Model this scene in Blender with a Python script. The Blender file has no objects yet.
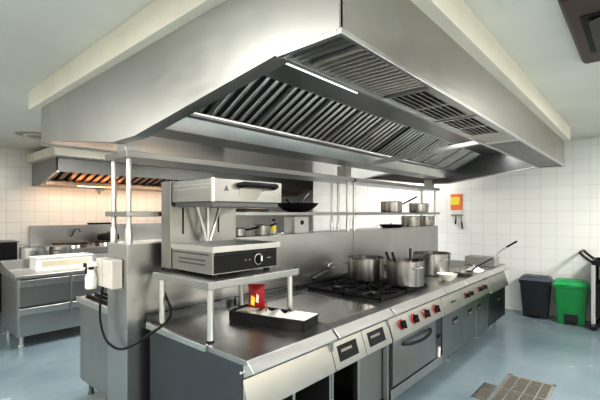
import bpy, bmesh, math, random
from mathutils import Vector, Matrix
random.seed(7)
C = bpy.context.scene.collection
PI = math.pi
R = math.radians

# ------------------------------------------------------------------ materials
def new_mat(name):
    m = bpy.data.materials.new(name); m.use_nodes = True
    nt = m.node_tree; b = nt.nodes['Principled BSDF']
    return m, nt, b

def paint(name, col, rough=.5, metal=0., spec=.5, noise=.04, scale=6., bump=0., emit=None, estr=0., alpha=None, trans=0.):
    m, nt, b = new_mat(name)
    b.inputs['Base Color'].default_value = (*col, 1)
    b.inputs['Roughness'].default_value = rough
    b.inputs['Metallic'].default_value = metal
    b.inputs['Specular IOR Level'].default_value = spec
    if trans: b.inputs['Transmission Weight'].default_value = trans
    if emit:
        b.inputs['Emission Color'].default_value = (*emit, 1); b.inputs['Emission Strength'].default_value = estr
    if noise:
        tc = nt.nodes.new('ShaderNodeTexCoord'); n = nt.nodes.new('ShaderNodeTexNoise')
        n.inputs['Scale'].default_value = scale; n.inputs['Detail'].default_value = 4
        nt.links.new(tc.outputs['Object'], n.inputs['Vector'])
        mr = nt.nodes.new('ShaderNodeMapRange')
        mr.inputs['From Min'].default_value = .3; mr.inputs['From Max'].default_value = .7
        mr.inputs['To Min'].default_value = 1-noise*2; mr.inputs['To Max'].default_value = 1+noise
        nt.links.new(n.outputs['Fac'], mr.inputs['Value'])
        mx = nt.nodes.new('ShaderNodeVectorMath'); mx.operation = 'SCALE'
        mx.inputs[0].default_value = col
        nt.links.new(mr.outputs['Result'], mx.inputs['Scale'])
        nt.links.new(mx.outputs['Vector'], b.inputs['Base Color'])
        if bump:
            bp = nt.nodes.new('ShaderNodeBump'); bp.inputs['Strength'].default_value = bump; bp.inputs['Distance'].default_value = .02
            nt.links.new(n.outputs['Fac'], bp.inputs['Height']); nt.links.new(bp.outputs['Normal'], b.inputs['Normal'])
    return m

def steel(name, base=.6, rough=.28, grain=(2, 2, 9), tint=(1, 1, .985), blotch=.10, bump=.0, bscale=2.2, bgrain=(1, 1, 1)):
    """brushed stainless steel: fine stretched grain in the roughness, broad smudges in tone, painted reflection streaks on pots"""
    m, nt, b = new_mat(name)
    b.inputs['Metallic'].default_value = 1.0
    tc = nt.nodes.new('ShaderNodeTexCoord')
    mp = nt.nodes.new('ShaderNodeMapping'); mp.inputs['Scale'].default_value = grain
    n1 = nt.nodes.new('ShaderNodeTexNoise'); n1.inputs['Scale'].default_value = 6; n1.inputs['Detail'].default_value = 3
    n2 = nt.nodes.new('ShaderNodeTexNoise'); n2.inputs['Scale'].default_value = bscale; n2.inputs['Detail'].default_value = 2
    L = nt.links.new
    L(tc.outputs['Object'], mp.inputs['Vector']); L(mp.outputs['Vector'], n1.inputs['Vector']); m2 = nt.nodes.new('ShaderNodeMapping'); m2.inputs['Scale'].default_value = bgrain
    L(tc.outputs['Object'], m2.inputs['Vector']); L(m2.outputs['Vector'], n2.inputs['Vector'])
    r = nt.nodes.new('ShaderNodeMapRange'); r.inputs['From Min'].default_value = .3; r.inputs['From Max'].default_value = .7
    r.inputs['To Min'].default_value = rough*.92; r.inputs['To Max'].default_value = rough*1.1
    L(n1.outputs['Fac'], r.inputs['Value']); L(r.outputs['Result'], b.inputs['Roughness'])
    s = nt.nodes.new('ShaderNodeMapRange'); s.inputs['From Min'].default_value = .3; s.inputs['From Max'].default_value = .7
    s.inputs['To Min'].default_value = 1-blotch; s.inputs['To Max'].default_value = 1+blotch
    L(n2.outputs['Fac'], s.inputs['Value'])
    v = nt.nodes.new('ShaderNodeVectorMath'); v.operation = 'SCALE'; v.inputs[0].default_value = [base*t for t in tint]
    L(s.outputs['Result'], v.inputs['Scale']); L(v.outputs['Vector'], b.inputs['Base Color'])
    if bump:
        bp = nt.nodes.new('ShaderNodeBump'); bp.inputs['Strength'].default_value = bump; bp.inputs['Distance'].default_value = .03
        L(n2.outputs['Fac'], bp.inputs['Height']); L(bp.outputs['Normal'], b.inputs['Normal'])
    return m

def tiles(name, col, mortar, w, h, ax, ox=0., oz=0.):
    m, nt, b = new_mat(name)
    L = nt.links.new
    tc = nt.nodes.new('ShaderNodeTexCoord'); sp = nt.nodes.new('ShaderNodeSeparateXYZ'); cb = nt.nodes.new('ShaderNodeCombineXYZ')
    L(tc.outputs['Object'], sp.inputs[0])
    a1 = nt.nodes.new('ShaderNodeMath'); a1.operation = 'ADD'; a1.inputs[1].default_value = 20+ox
    a2 = nt.nodes.new('ShaderNodeMath'); a2.operation = 'ADD'; a2.inputs[1].default_value = 20+oz
    L(sp.outputs[ax], a1.inputs[0]); L(sp.outputs[2], a2.inputs[0])
    L(a1.outputs[0], cb.inputs[0]); L(a2.outputs[0], cb.inputs[1])
    br = nt.nodes.new('ShaderNodeTexBrick'); br.offset = 0; br.squash = 1
    br.inputs['Color1'].default_value = (*col, 1); br.inputs['Color2'].default_value = (*[c*.97 for c in col], 1)
    br.inputs['Mortar'].default_value = (*mortar, 1); br.inputs['Scale'].default_value = 1
    br.inputs['Mortar Size'].default_value = .003; br.inputs['Mortar Smooth'].default_value = .3
    br.inputs['Brick Width'].default_value = w; br.inputs['Row Height'].default_value = h
    L(cb.outputs[0], br.inputs['Vector']); L(br.outputs['Color'], b.inputs['Base Color'])
    b.inputs['Roughness'].default_value = .22
    bp = nt.nodes.new('ShaderNodeBump'); bp.inputs['Strength'].default_value = .25; bp.inputs['Distance'].default_value = .003; bp.invert = True
    L(br.outputs['Fac'], bp.inputs['Height']); L(bp.outputs['Normal'], b.inputs['Normal'])
    return m

def floor_mat():
    m, nt, b = new_mat('epoxy_floor'); L = nt.links.new
    tc = nt.nodes.new('ShaderNodeTexCoord')
    n = nt.nodes.new('ShaderNodeTexNoise'); n.inputs['Scale'].default_value = 1.3; n.inputs['Detail'].default_value = 6
    n3 = nt.nodes.new('ShaderNodeTexNoise'); n3.inputs['Scale'].default_value = 90; n3.inputs['Detail'].default_value = 2
    L(tc.outputs['Object'], n.inputs['Vector']); L(tc.outputs['Object'], n3.inputs['Vector'])
    cr = nt.nodes.new('ShaderNodeValToRGB')
    cr.color_ramp.elements[0].position = .3; cr.color_ramp.elements[0].color = (.15, .205, .235, 1)
    cr.color_ramp.elements[1].position = .7; cr.color_ramp.elements[1].color = (.23, .285, .315, 1)
    L(n.outputs['Fac'], cr.inputs['Fac']); L(cr.outputs['Color'], b.inputs['Base Color'])
    mr = nt.nodes.new('ShaderNodeMapRange'); mr.inputs['To Min'].default_value = .16; mr.inputs['To Max'].default_value = .34
    L(n.outputs['Fac'], mr.inputs['Value']); L(mr.outputs['Result'], b.inputs['Roughness'])
    bp = nt.nodes.new('ShaderNodeBump'); bp.inputs['Strength'].default_value = .12; bp.inputs['Distance'].default_value = .004
    L(n3.outputs['Fac'], bp.inputs['Height']); L(bp.outputs['Normal'], b.inputs['Normal'])
    return m

S = steel('brushed_steel', .50, .32, blotch=.06)
S_hood = steel('hood_sheet_steel', .52, .40, (1, 1, 4), (1, .99, .965), .05, .05, 1.6)
S_flat = steel('dull_sheet_steel', .27, .5, blotch=.05)
S_front = steel('hood_front_steel', .50, .34, (1, 1, 4), (1, .965, .91), .07, .03, 1.2)  # warm tint carries the brown reflection of the ceiling air unit
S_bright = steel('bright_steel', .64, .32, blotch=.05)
S_top = steel('worktop_steel', .42, .33, (6, 1, 1), blotch=.16, bscale=4)
S_nose = steel('nosing_steel', .72, .38, (1, 6, 6), (1, .99, .97), .05)
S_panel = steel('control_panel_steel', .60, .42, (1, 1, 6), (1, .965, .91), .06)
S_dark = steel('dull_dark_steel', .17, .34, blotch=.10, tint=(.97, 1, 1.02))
S_door = steel('door_steel', .40, .32, (8, 8, 1), blotch=.06, tint=(1, .995, .98))
S_end = steel('end_panel_steel', .17, .33, blotch=.06, tint=(.94, 1, 1.05))  # dark bluish tone holds the floor's reflection in the colour
S_pot = steel('pot_steel', .44, .31, (1, 1, 9), (1, .965, .92), .42, bscale=5, bgrain=(5, 5, .25))  # vertical streaks in the colour stand in for reflections
S_baffle = steel('filter_baffle_steel', .80, .31, (1, 1, 1), (1, .99, .96), .08)
S_mirror = steel('polished_steel', .55, .12, blotch=.05)
S_grill = steel('grill_steel', .38, .33, (1, 1, 6), (1, .99, .96), .06)
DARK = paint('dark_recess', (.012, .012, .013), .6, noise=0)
BLACK = paint('black_plastic', (.010, .010, .011), .36, spec=.3, noise=.1)
IRON = paint('cast_iron', (.008, .008, .009), .55, spec=.3, noise=.3, scale=30)
RUBBER = paint('rubber', (.01, .01, .01), .6, noise=0, spec=.3)
RED = paint('red_plastic', (.36, .012, .016), .35, noise=.05)
CREAM = paint('cream_paint', (.79, .75, .665), .55, noise=.03, scale=2)
CEIL = paint('ceiling_paint', (.77, .755, .705), .75, noise=.05, scale=.9)
WHITE = paint('white_plastic', (.74, .74, .71), .4, noise=.03)
BEIGE = paint('beige_plastic', (.50, .465, .43), .45, noise=.02)
PAPER = paint('paper', (.86, .85, .81), .8, noise=.05, scale=20, bump=.3)
SALT = paint('pale_grains', (.75, .71, .62), .9, noise=.15, scale=60)
GREEN = paint('green_plastic', (.004, .20, .055), .38, noise=.08)
GREEN_L = paint('green_lid_plastic', (.012, .36, .11), .35, noise=.05)
GREY_BIN = paint('charcoal_plastic', (.022, .027, .034), .42, spec=.3, noise=.1)
GREY_LID = paint('slate_plastic', (.075, .09, .115), .38, noise=.05)
BROWN = paint('brown_plastic', (.085, .052, .042), .45, noise=.1, scale=3)
GREYPL = paint('light_grey_plastic', (.40, .40, .40), .5, noise=.03)
ORANGE = paint('orange_print', (.85, .24, .10), .5, noise=.03)
YELLOW = paint('yellow_print', (.95, .78, .10), .5, noise=.05, scale=30)
PORC = paint('white_porcelain', (.86, .85, .80), .15, noise=0)
CLOTH = paint('white_cloth', (.82, .82, .80), .9, noise=.05, scale=15)
WARM = paint('lamp_tube', (1, 1, 1), .4, noise=0, emit=(1, .62, .25), estr=1.6)
FILL_GLOW = paint('fill_diffuser', (1, 1, 1), .4, noise=0, emit=(1, .98, .94), estr=7)
FLOOR = floor_mat()
ORANGE_STEEL = steel('lamplit_and_rust_steel', .38, .32, (5, 1, 1), (1, .72, .54), .1)  # orange lamp light painted into the wall hood filters; also rust crumbs
DRAIN = paint('drain_mesh', (.22, .20, .17), .5, metal=.6, noise=.25, scale=60)
HOTPLATE = paint('seasoned_iron', (.06, .035, .028), .4, noise=.3, scale=12)
TILE_R = tiles('white_wall_tiles', (.88, .88, .87), (.68, .68, .67), .222, .205, 1, .03, .02)
TILE_B = tiles('back_wall_tiles', (.80, .785, .76), (.55, .52, .49), .222, .205, 0, .0, .02)
CLEAR = paint('clear_plastic', (.85, .86, .82), .2, noise=0, trans=.35)

# ------------------------------------------------------------------ mesh builder
class M:
    def __init__(s): s.b = bmesh.new()
    def _hull(s, vs, fs):
        v = [s.b.verts.new(p) for p in vs]
        for f in fs:
            try: s.b.faces.new([v[i] for i in f])
            except ValueError: pass
        return s
    def box(s, x0, x1, y0, y1, z0, z1):
        return s._hull([(x0,y0,z0),(x1,y0,z0),(x1,y1,z0),(x0,y1,z0),(x0,y0,z1),(x1,y0,z1),(x1,y1,z1),(x0,y1,z1)],
                       [(3,2,1,0),(4,5,6,7),(0,1,5,4),(1,2,6,5),(2,3,7,6),(3,0,4,7)])
    def frustum(s, b0, z0, b1, z1):
        (x0,x1,y0,y1), (X0,X1,Y0,Y1) = b0, b1
        return s._hull([(x0,y0,z0),(x1,y0,z0),(x1,y1,z0),(x0,y1,z0),(X0,Y0,z1),(X1,Y0,z1),(X1,Y1,z1),(X0,Y1,z1)],
                       [(3,2,1,0),(4,5,6,7),(0,1,5,4),(1,2,6,5),(2,3,7,6),(3,0,4,7)])
    def prism(s, ax, pts, a0, a1):
        f = {'X': lambda p, a: (a, p[0], p[1]), 'Y': lambda p, a: (p[0], a, p[1]), 'Z': lambda p, a: (p[0], p[1], a)}[ax]
        n = len(pts)
        v0 = [s.b.verts.new(f(p, a0)) for p in pts]; v1 = [s.b.verts.new(f(p, a1)) for p in pts]
        s.b.faces.new(v0); s.b.faces.new(v1[::-1])
        for i in range(n): s.b.faces.new((v0[i], v1[i], v1[(i+1) % n], v0[(i+1) % n]))
        return s
    def tube(s, pts, r, n=10, caps=True, flat=1.):
        pts = [Vector(p) for p in pts]
        rs = r if isinstance(r, (list, tuple)) else [r]*len(pts)
        rings = []; up = None
        for i, p in enumerate(pts):
            a = pts[max(i-1, 0)]; c = pts[min(i+1, len(pts)-1)]
            t = (c-a).normalized()
            if up is None:
                up = Vector((0, 0, 1)) if abs(t.z) < .9 else Vector((1, 0, 0))
            x = t.cross(up).normalized(); y = x.cross(t).normalized(); up = y
            rings.append([s.b.verts.new(p + x*math.cos(2*PI*k/n)*rs[i] + y*math.sin(2*PI*k/n)*rs[i]*flat) for k in range(n)])
        for i in range(len(rings)-1):
            for k in range(n):
                s.b.faces.new((rings[i][k], rings[i][(k+1) % n], rings[i+1][(k+1) % n], rings[i+1][k]))
        if caps:
            s.b.faces.new(rings[0][::-1]); s.b.faces.new(rings[-1])
        return s
    def lathe(s, cx, cy, prof, n=32, axis='Z', cz=0):
        rings = []
        for r, h in prof:
            ring = []
            for k in range(n if r > 1e-6 else 1):
                a = 2*PI*k/n
                u, v = r*math.cos(a), r*math.sin(a)
                p = {'Z': (cx+u, cy+v, h), 'Y': (cx+u, h, cz+v), 'X': (h, cy+u, cz+v)}[axis]
                ring.append(s.b.verts.new(p))
            rings.append(ring)
        for A, B in zip(rings, rings[1:]):
            for k in range(n):
                q = [A[k % len(A)], A[(k+1) % len(A)], B[(k+1) % len(B)], B[k % len(B)]]
                u = []
                for w in q:
                    if w not in u: u.append(w)
                if len(u) > 2: s.b.faces.new(u)
        return s
    def xf(s, mat):
        bmesh.ops.transform(s.b, matrix=mat, verts=s.b.verts); return s

def obj(name, m, mat, parent=None, bevel=0., loc=None, local=False, ang=40):
    """ONE mesh object; vertices are given in world space unless local"""
    o = parent; off = Vector((0, 0, 0))
    while o is not None: off += Vector(o.location); o = o.parent
    if loc is not None: off += Vector(loc)
    bm = m.b
    if not local: bmesh.ops.translate(bm, verts=bm.verts, vec=-off)
    bmesh.ops.recalc_face_normals(bm, faces=bm.faces)
    me = bpy.data.meshes.new(name); bm.to_mesh(me); bm.free()
    me.materials.append(mat)
    for p in me.polygons: p.use_smooth = True
    me.set_sharp_from_angle(angle=R(ang))
    ob = bpy.data.objects.new(name, me); C.objects.link(ob)
    if parent is not None: ob.parent = parent
    if loc is not None: ob.location = loc
    if bevel:
        md = ob.modifiers.new('bevel', 'BEVEL'); md.width = bevel; md.segments = 2; md.limit_method = 'ANGLE'; md.angle_limit = R(50)
        md.harden_normals = True
    return ob

def tag(o, label, cat, group=None):
    o['label'] = label; o['category'] = cat
    if group: o['group'] = group
    return o

def thing(name, label, cat, loc=(0, 0, 0), rotz=0, group=None):
    o = bpy.data.objects.new(name, None); C.objects.link(o)
    o.location = loc; o.rotation_euler = (0, 0, rotz); o.empty_display_size = .1
    return tag(o, label, cat, group)

def struct(name, m, mat, bevel=0.):
    o = obj(name, m, mat, bevel=bevel); o['kind'] = 'structure'; return o

def dup(root, loc, rotz, label, group=None):
    r = root.copy(); C.objects.link(r); r.location = loc; r.rotation_euler = (0, 0, rotz); r['label'] = label
    if group: r['group'] = group
    for ch in list(root.children):
        c = ch.copy(); C.objects.link(c); c.parent = r
        for g in list(ch.children):
            d = g.copy(); C.objects.link(d); d.parent = c
    return r

# ------------------------------------------------------------------ room shell
ZC = 2.86; XW = 7.5; YB = 8.7
struct('floor', M().box(-3, 10.2, -3, 8.9, -.1, 0), FLOOR)
struct('ceiling', M().box(-3, 10.2, -3, 8.9, ZC, ZC+.1), CEIL)
struct('wall_right', M().box(XW, XW+.2, -3, 6.19, 0, ZC), TILE_R)
struct('wall_return', M().box(XW+.2, 10.1, 6.0, 6.19, 0, ZC), TILE_B)
struct('wall_back', M().box(-3, 10.1, YB, YB+.2, 0, ZC), TILE_B)
struct('wall_far_right', M().box(10.0, 10.2, 6.19, 8.9, 0, ZC), TILE_R)
struct('wall_left', M().box(-3.2, -3, -3, 8.9, 0, ZC), CREAM)
struct('wall_front', M().box(-3, XW+.2, -3.2, -3, 0, ZC), CREAM)
# painted bulkhead boxing the hood to the ceiling
b = M().box(1.075, 6.46, .745, .86, 2.68, ZC).box(1.075, 6.46, 4.38, 4.47, 2.68, ZC)
b.box(1.075, 1.19, .86, 4.38, 2.68, ZC).box(6.40, 6.46, .86, 4.38, 2.68, ZC)
struct('trim_1', b, CREAM, bevel=.006)
# thin cornice line on the tiled wall
struct('trim_2', M().box(XW-.012, XW, -3, 6.19, ZC-.03, ZC), CREAM)
struct('trim_3', M().box(-3, 10, YB-.012, YB, ZC-.03, ZC), CREAM)

# ------------------------------------------------------------------ island extractor hood
HX0, HX1, HXM = 1.15, 6.45, 3.89
hood = thing('extractor_hood', 'long stainless steel island extractor hood hanging over the cooking range', 'extractor hood', (HX0, .82, 2.33))
obj('front_panel', M().box(HX0, HX1, .82, .835, 2.335, 2.70), S_front, hood)
obj('rear_panel', M().box(HX0, HX1, 4.285, 4.30, 2.335, 2.70), S_hood, hood)
prof = [(.82, 2.70), (.82, 2.335), (1.13, 2.335), (2.40, 2.165), (2.72, 2.165), (3.99, 2.335), (4.30, 2.335), (4.30, 2.70)]
obj('end_panel', M().prism('X', prof, HX0-.012, HX0+.012), S_hood, hood)
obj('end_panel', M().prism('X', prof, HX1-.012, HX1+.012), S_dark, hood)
# turned-in flange along the sloping edge of each end
for xa, xb in ((HX0+.012, HX0+.075), (HX1-.075, HX1-.012)):
    f = M()
    for (ya, za), (yb, zb) in zip(prof[2:5], prof[3:6]): f.prism('X', [(ya, za), (yb, zb), (yb, zb+.012), (ya, za+.012)], xa, xb)
    obj('edge_flange', f, S, hood)
rim = M().box(HX0-.016, HX1+.016, .806, .826, 2.322, 2.345)
rim.box(HX0-.016, HX0+.006, .826, 1.135, 2.322, 2.345).box(HX1-.006, HX1+.016, .826, 1.135, 2.322, 2.345)
rim.box(HX0+.006, HX1-.006, 1.112, 1.135, 2.322, 2.350)
obj('bottom_rim', rim, S_bright, hood, bevel=.003)
obj('rear_rim', M().box(HX0-.012, HX1+.012, 4.29, 4.312, 2.322, 2.345), S_bright, hood)
obj('roof_panel', M().box(HX0+.012, HX1-.012, .835, 4.285, 2.655, 2.665), S, hood)
# supply plenum: ribbed diffuser plate, two louvred grilles, plain plates
obj('plenum_wall', M().box(HX0+.012, HX1-.012, 1.118, 1.130, 2.350, 2.655), S, hood)
rb = M().box(1.16, 1.97, .84, 1.118, 2.362, 2.37)
x = 1.175
k = 0
while x < 1.94:
    w = .030
    if k != 3: rb.prism('Y', [(x, 2.362), (x+.006, 2.340), (x+w-.008, 2.340), (x+w, 2.362)], .845, 1.115)
    x += .042; k += 1
obj('ribbed_diffuser', rb, S_door, hood)
obj('diffuser_slot', M().box(1.301, 1.331, .87, 1.10, 2.358, 2.363), DARK, hood)
def grille(xa, xb):
    f = M().box(xa, xb, .84, .868, 2.336, 2.362).box(xa, xb, 1.085, 1.118, 2.336, 2.362)
    for q in (xa, (xa+xb)/2-.011, xb-.024): f.box(q, q+.024, .868, 1.085, 2.336, 2.362)
    g = obj('air_grille', f, S_bright, hood)
    d = M().box(xa+.02, xb-.02, .866, 1.09, 2.372, 2.376)
    obj('grille_backing', d, DARK, g)
    l = M()
    for i in range(6):
        y = .872+i*.0365
        l.prism('X', [(y, 2.338), (y+.010, 2.338), (y+.016, 2.360), (y+.006, 2.360)], xa+.022, xb-.022)
    obj('grille_louvers', l, S_panel, g)
grille(1.985, 2.72); grille(2.76, 3.46)
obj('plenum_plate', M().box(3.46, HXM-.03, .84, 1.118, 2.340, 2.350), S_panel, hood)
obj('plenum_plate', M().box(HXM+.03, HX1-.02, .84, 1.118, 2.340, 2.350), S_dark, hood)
obj('plenum_crosspiece', M().box(HXM-.03, HXM+.03, .826, 1.118, 2.330, 2.350), S_bright, hood)
# filter bank
YA, ZA, YBt, ZB = 1.87, 2.60, 2.33, 2.352
obj('inner_soffit', M().box(HX0+.012, HX1-.012, 1.13, YA, 2.60, 2.606), S_door, hood)
obj('lip_glint', M().tube([(1.45, 1.630, 2.592), (2.5, 1.630, 2.592)], .006, 8), paint('lip_glint_glow', (1, 1, 1), .4, noise=0, emit=(.93, 1, .97), estr=.75), hood)  # glowing strip imitating the bright reflection along the plenum lip
sl = math.atan2(ZA-ZB, YBt-YA)
def cassette(xa, xb):
    fr = M(); t = .03
    def q(y0, z0, y1, z1, up0, up1): return [(y0+math.sin(sl)*up0, z0+math.cos(sl)*up0), (y1+math.sin(sl)*up0, z1+math.cos(sl)*up0), (y1+math.sin(sl)*up1, z1+math.cos(sl)*up1), (y0+math.sin(sl)*up1, z0+math.cos(sl)*up1)]
    full = q(YA, ZA, YBt, ZB, 0, t)
    fr.prism('X', full, xa, xa+.012).prism('X', full, xb-.012, xb)
    def seg(u0, u1, a, c):
        y0 = YA+(YBt-YA)*u0; z0 = ZA+(ZB-ZA)*u0; y1 = YA+(YBt-YA)*u1; z1 = ZA+(ZB-ZA)*u1
        return q(y0, z0, y1, z1, a, c)
    fr.prism('X', seg(0, .035, 0, t), xa+.012, xb-.012).prism('X', seg(.965, 1, 0, t), xa+.012, xb-.012)
    g = obj('grease_filter', fr, S, hood)
    obj('filter_backing', M().prism('X', seg(.03, .97, t, t+.004), xa+.01, xb-.01), DARK, g)
    bf = M(); n = 5; p = (xb-xa-.024)/n; rr = p*.215
    ca, sa = math.cos(sl), math.sin(sl)
    for i in range(n):
        # a rounded baffle, half a pipe running down the slope
        xc = xa+.012+(i+.5)*p; A = []; B = []
        for k in range(9):
            a = PI*k/8; dx = -rr*math.cos(a); up = .024-rr*.85*math.sin(a)
            for lst, uu in ((A, .035), (B, .965)):
                y0 = YA+(YBt-YA)*uu; z0 = ZA+(ZB-ZA)*uu
                lst.append((xc+dx, y0+sa*up, z0+ca*up))
        bf._hull(A+B, [(k, k+1, 10+k, 9+k) for k in range(8)]+[tuple(range(9)), tuple(range(17, 8, -1))])
    obj('filter_baffles', bf, S_baffle, g)
n1 = 6; w1 = (HXM-.035-HX0-.02)/n1
for i in range(n1): cassette(HX0+.02+i*w1, HX0+.02+(i+1)*w1)
w2 = (HX1-.02-HXM-.035)/6
for i in range(6): cassette(HXM+.035+i*w2, HXM+.035+(i+1)*w2)
# rear slope (mirror of the front bank) and central gutter
obj('rear_filter_bank', M().prism('X', [(2.80, 2.352), (3.13, 2.58), (3.13, 2.61), (2.80, 2.382)], HX0+.02, HX1-.02), S_dark, hood)
obj('rear_plenum', M().box(HX0+.012, HX1-.012, 3.15, 4.285, 2.338, 2.350).box(HX0+.012, HX1-.012, 3.14, 3.155, 2.338, 2.60), S_mirror, hood)
gut = [(2.29, 2.355), (2.34, 2.335), (2.355, 2.300), (2.40, 2.245), (2.70, 2.245), (2.76, 2.335), (2.80, 2.352), (2.80, 2.362), (2.29, 2.368)]
obj('grease_gutter', M().prism('X', gut, HX0+.012, HX1-.012), S_nose, hood)
obj('gutter_seam', M().box(HX0+.02, HX1-.02, 2.296, 2.338, 2.342, 2.3535), S_dark, hood)
obj('cross_beam', M().prism('X', [(1.13, 2.335), (2.40, 2.225), (2.40, 2.265), (1.13, 2.375)], HXM-.03, HXM+.03), S, hood, bevel=.003)

# ------------------------------------------------------------------ service spine and overshelves
SPX0, SPX1, SPM = 1.22, 6.67, 4.03
def spine(xa, xb, label):
    t = thing('service_spine', label, 'steel partition', (xa, 2.68, 0))
    obj('body', M().box(xa, xb, 2.68, 3.0, .02, 1.455), S_dark if False else S, t, bevel=.004)
    obj('cap', M().box(xa+.004, xb-.004, 2.678, 3.002, 1.455, 1.462), S_bright, t)
    return t
spine(SPX0, SPM-.006, 'near half of the steel partition behind the range, socket box on its end')
spine(SPM+.006, SPX1, 'far half of the stainless steel partition behind the range, below the saucepans')

def overshelf(xa, xb, label):
    t = thing('overshelf', label, 'shelf', (xa, 2.62, 1.462), group='steel overshelves above the range')
    obj('top_shelf', M().box(xa, xb, 2.62, 2.97, 2.062, 2.108), S_door, t, bevel=.004)
    obj('middle_shelf', M().box(xa, xb, 2.62, 2.97, 1.655, 1.690), S_door, t, bevel=.004)
    for px in (xa+.045, xb-.055):
        for py in (2.685, 2.925):
            p = obj('post', M().tube([(px, py, 1.463), (px, py, 2.062)], .018, 14), S_bright, t)
            obj('post_collar', M().lathe(px, py, [(.0, 1.463), (.024, 1.463), (.024, 1.56), (.020, 1.575), (0, 1.575)], 14), S_bright, p)
    return t
ov1 = overshelf(1.19, 3.965, 'near two-tier stainless overshelf on round posts, beside the grill')
ov2 = overshelf(4.005, 6.60, 'far two-tier stainless overshelf on round posts, holding the saucepans')
for xx, tt in ((1.20, ov1), (3.85, ov1), (6.36, ov2)):
    obj('hood_bracket', M().box(xx, xx+.10, 2.66, 2.80, 2.108, 2.246), S, tt, bevel=.003)

# ------------------------------------------------------------------ cooking range units
def nose(m, xa, xb, y=0):
    return m.prism('X', [(1.567, .900), (1.514, .850), (1.514, .840), (1.527, .834), (1.590, .800), (1.600, .860)], xa, xb)
def panel_prof(z0=.612): return [(1.597, .792), (1.541, z0+.01), (1.543, z0), (1.60, z0)]
ISLAND = 'steel range units in the cooking island'
def unit(xa, xb, name, label, cat):
    t = thing(name, label, cat, (xa, 1.54, 0))
    nz = M(); nose(nz, xa+.002, xb-.022)
    obj('nosing', nz, S_nose, t, bevel=.003)
    obj('worktop', M().box(xa+.001, xb-.003, 1.567, 2.60, .868, .900), S_top, t, bevel=.002)
    fl = M().box(xa+.01, xb-.01, 2.602, 2.672, .85, .955)
    obj('flue_strip', fl, S_dark, t)
    sl_ = M(); q = xa+.03
    while q < xb-.04: sl_.box(q, q+.016, 2.61, 2.662, .955, .957); q += .034
    obj('flue_slots', sl_, DARK, t)
    return t
def feet(t, xa, xb, ztop=.12):
    for fx in (xa+.08, xb-.08):
        obj('foot', M().lathe(fx, 1.72, [(0, 0), (.03, 0), (.03, .012), (.02, .03), (.02, ztop), (0, ztop)], 14), S_dark, t)
        obj('foot', M().lathe(fx, 2.45, [(0, 0), (.03, 0), (.03, .012), (.02, .03), (.02, ztop), (0, ztop)], 14), S_dark, t)

# unit 1: open neutral cabinet
u = unit(1.345, 2.11, 'open_base_unit', 'nearest stainless range cabinet with plain slanted panel and open base', 'cabinet')
obj('front_panel', M().prism('X', panel_prof(), 1.347, 2.108), S_panel, u, bevel=.003)
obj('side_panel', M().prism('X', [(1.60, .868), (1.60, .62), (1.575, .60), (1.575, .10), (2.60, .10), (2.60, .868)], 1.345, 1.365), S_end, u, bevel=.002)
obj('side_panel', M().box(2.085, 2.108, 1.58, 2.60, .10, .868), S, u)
obj('back_panel', M().box(1.365, 2.085, 2.56, 2.58, .10, .868), S_dark, u)
obj('bottom_shelf', M().box(1.365, 2.085, 1.60, 2.56, .10, .13), S_dark, u)
obj('mullion', M().box(1.72, 1.745, 1.58, 1.62, .13, .64), S, u)
obj('edge_rail', M().prism('Y', [(1.325, .868), (1.345, .868), (1.345, .903), (1.352, .909), (1.338, .912), (1.325, .906)], 1.915, 2.62), S_bright, u, bevel=.002)
obj('latch_screw', M().lathe(0, 1.60, [(0, 1.345), (.008, 1.345), (.008, 1.333), (.004, 1.330), (0, 1.330)], 10, 'X', .828), S_bright, u)
feet(u, 1.345, 2.11, .10)

# unit 2: griddle cabinet with two recessed grips
u = unit(2.11, 2.90, 'griddle_unit', 'stainless griddle cabinet with two black recessed grips between open cabinet and oven', 'griddle')
for xa, xb in ((2.115, 2.498), (2.504, 2.892)):
    p = obj('drawer_front', M().prism('X', panel_prof(), xa, xb), S_panel, u, bevel=.003)
    cx0, cx1 = xa+.06, xb-.09
    def pt(f): return (1.597+(1.541-1.597)*f, .792+(.622-.792)*f)
    (ya, za), (yb, zb) = pt(.20), pt(.78)
    obj('grip_recess', M().prism('X', [(ya-.002, za), (yb-.002, zb), (yb+.004, zb), (ya+.004, za)], cx0, cx1), BLACK, p)
    (ya, za), (yb, zb) = pt(.36), pt(.46)
    obj('grip_bar', M().prism('X', [(ya-.006, za), (yb-.006, zb), (yb, zb), (ya, za)], cx0+.03, cx1-.07), S_door, p)
obj('side_panel', M().box(2.113, 2.135, 1.58, 2.60, .10, .868), S, u)
obj('side_panel', M().box(2.872, 2.896, 1.58, 2.60, .10, .868), S, u)
obj('back_panel', M().box(2.135, 2.872, 2.30, 2.32, .10, .868), S_dark, u)
obj('bottom_shelf', M().box(2.135, 2.872, 1.60, 2.30, .10, .13), S_dark, u)
obj('mullion', M().box(2.43, 2.46, 1.58, 1.62, .13, .64), S, u)
obj('inner_door', M().box(2.475, 2.86, 1.625, 1.64, .14, .66), S_door, u)
obj('griddle_plate', M().box(2.16, 2.86, 1.66, 2.52, .9, .904), S_mirror, u, bevel=.002)
feet(u, 2.11, 2.90, .10)

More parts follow.
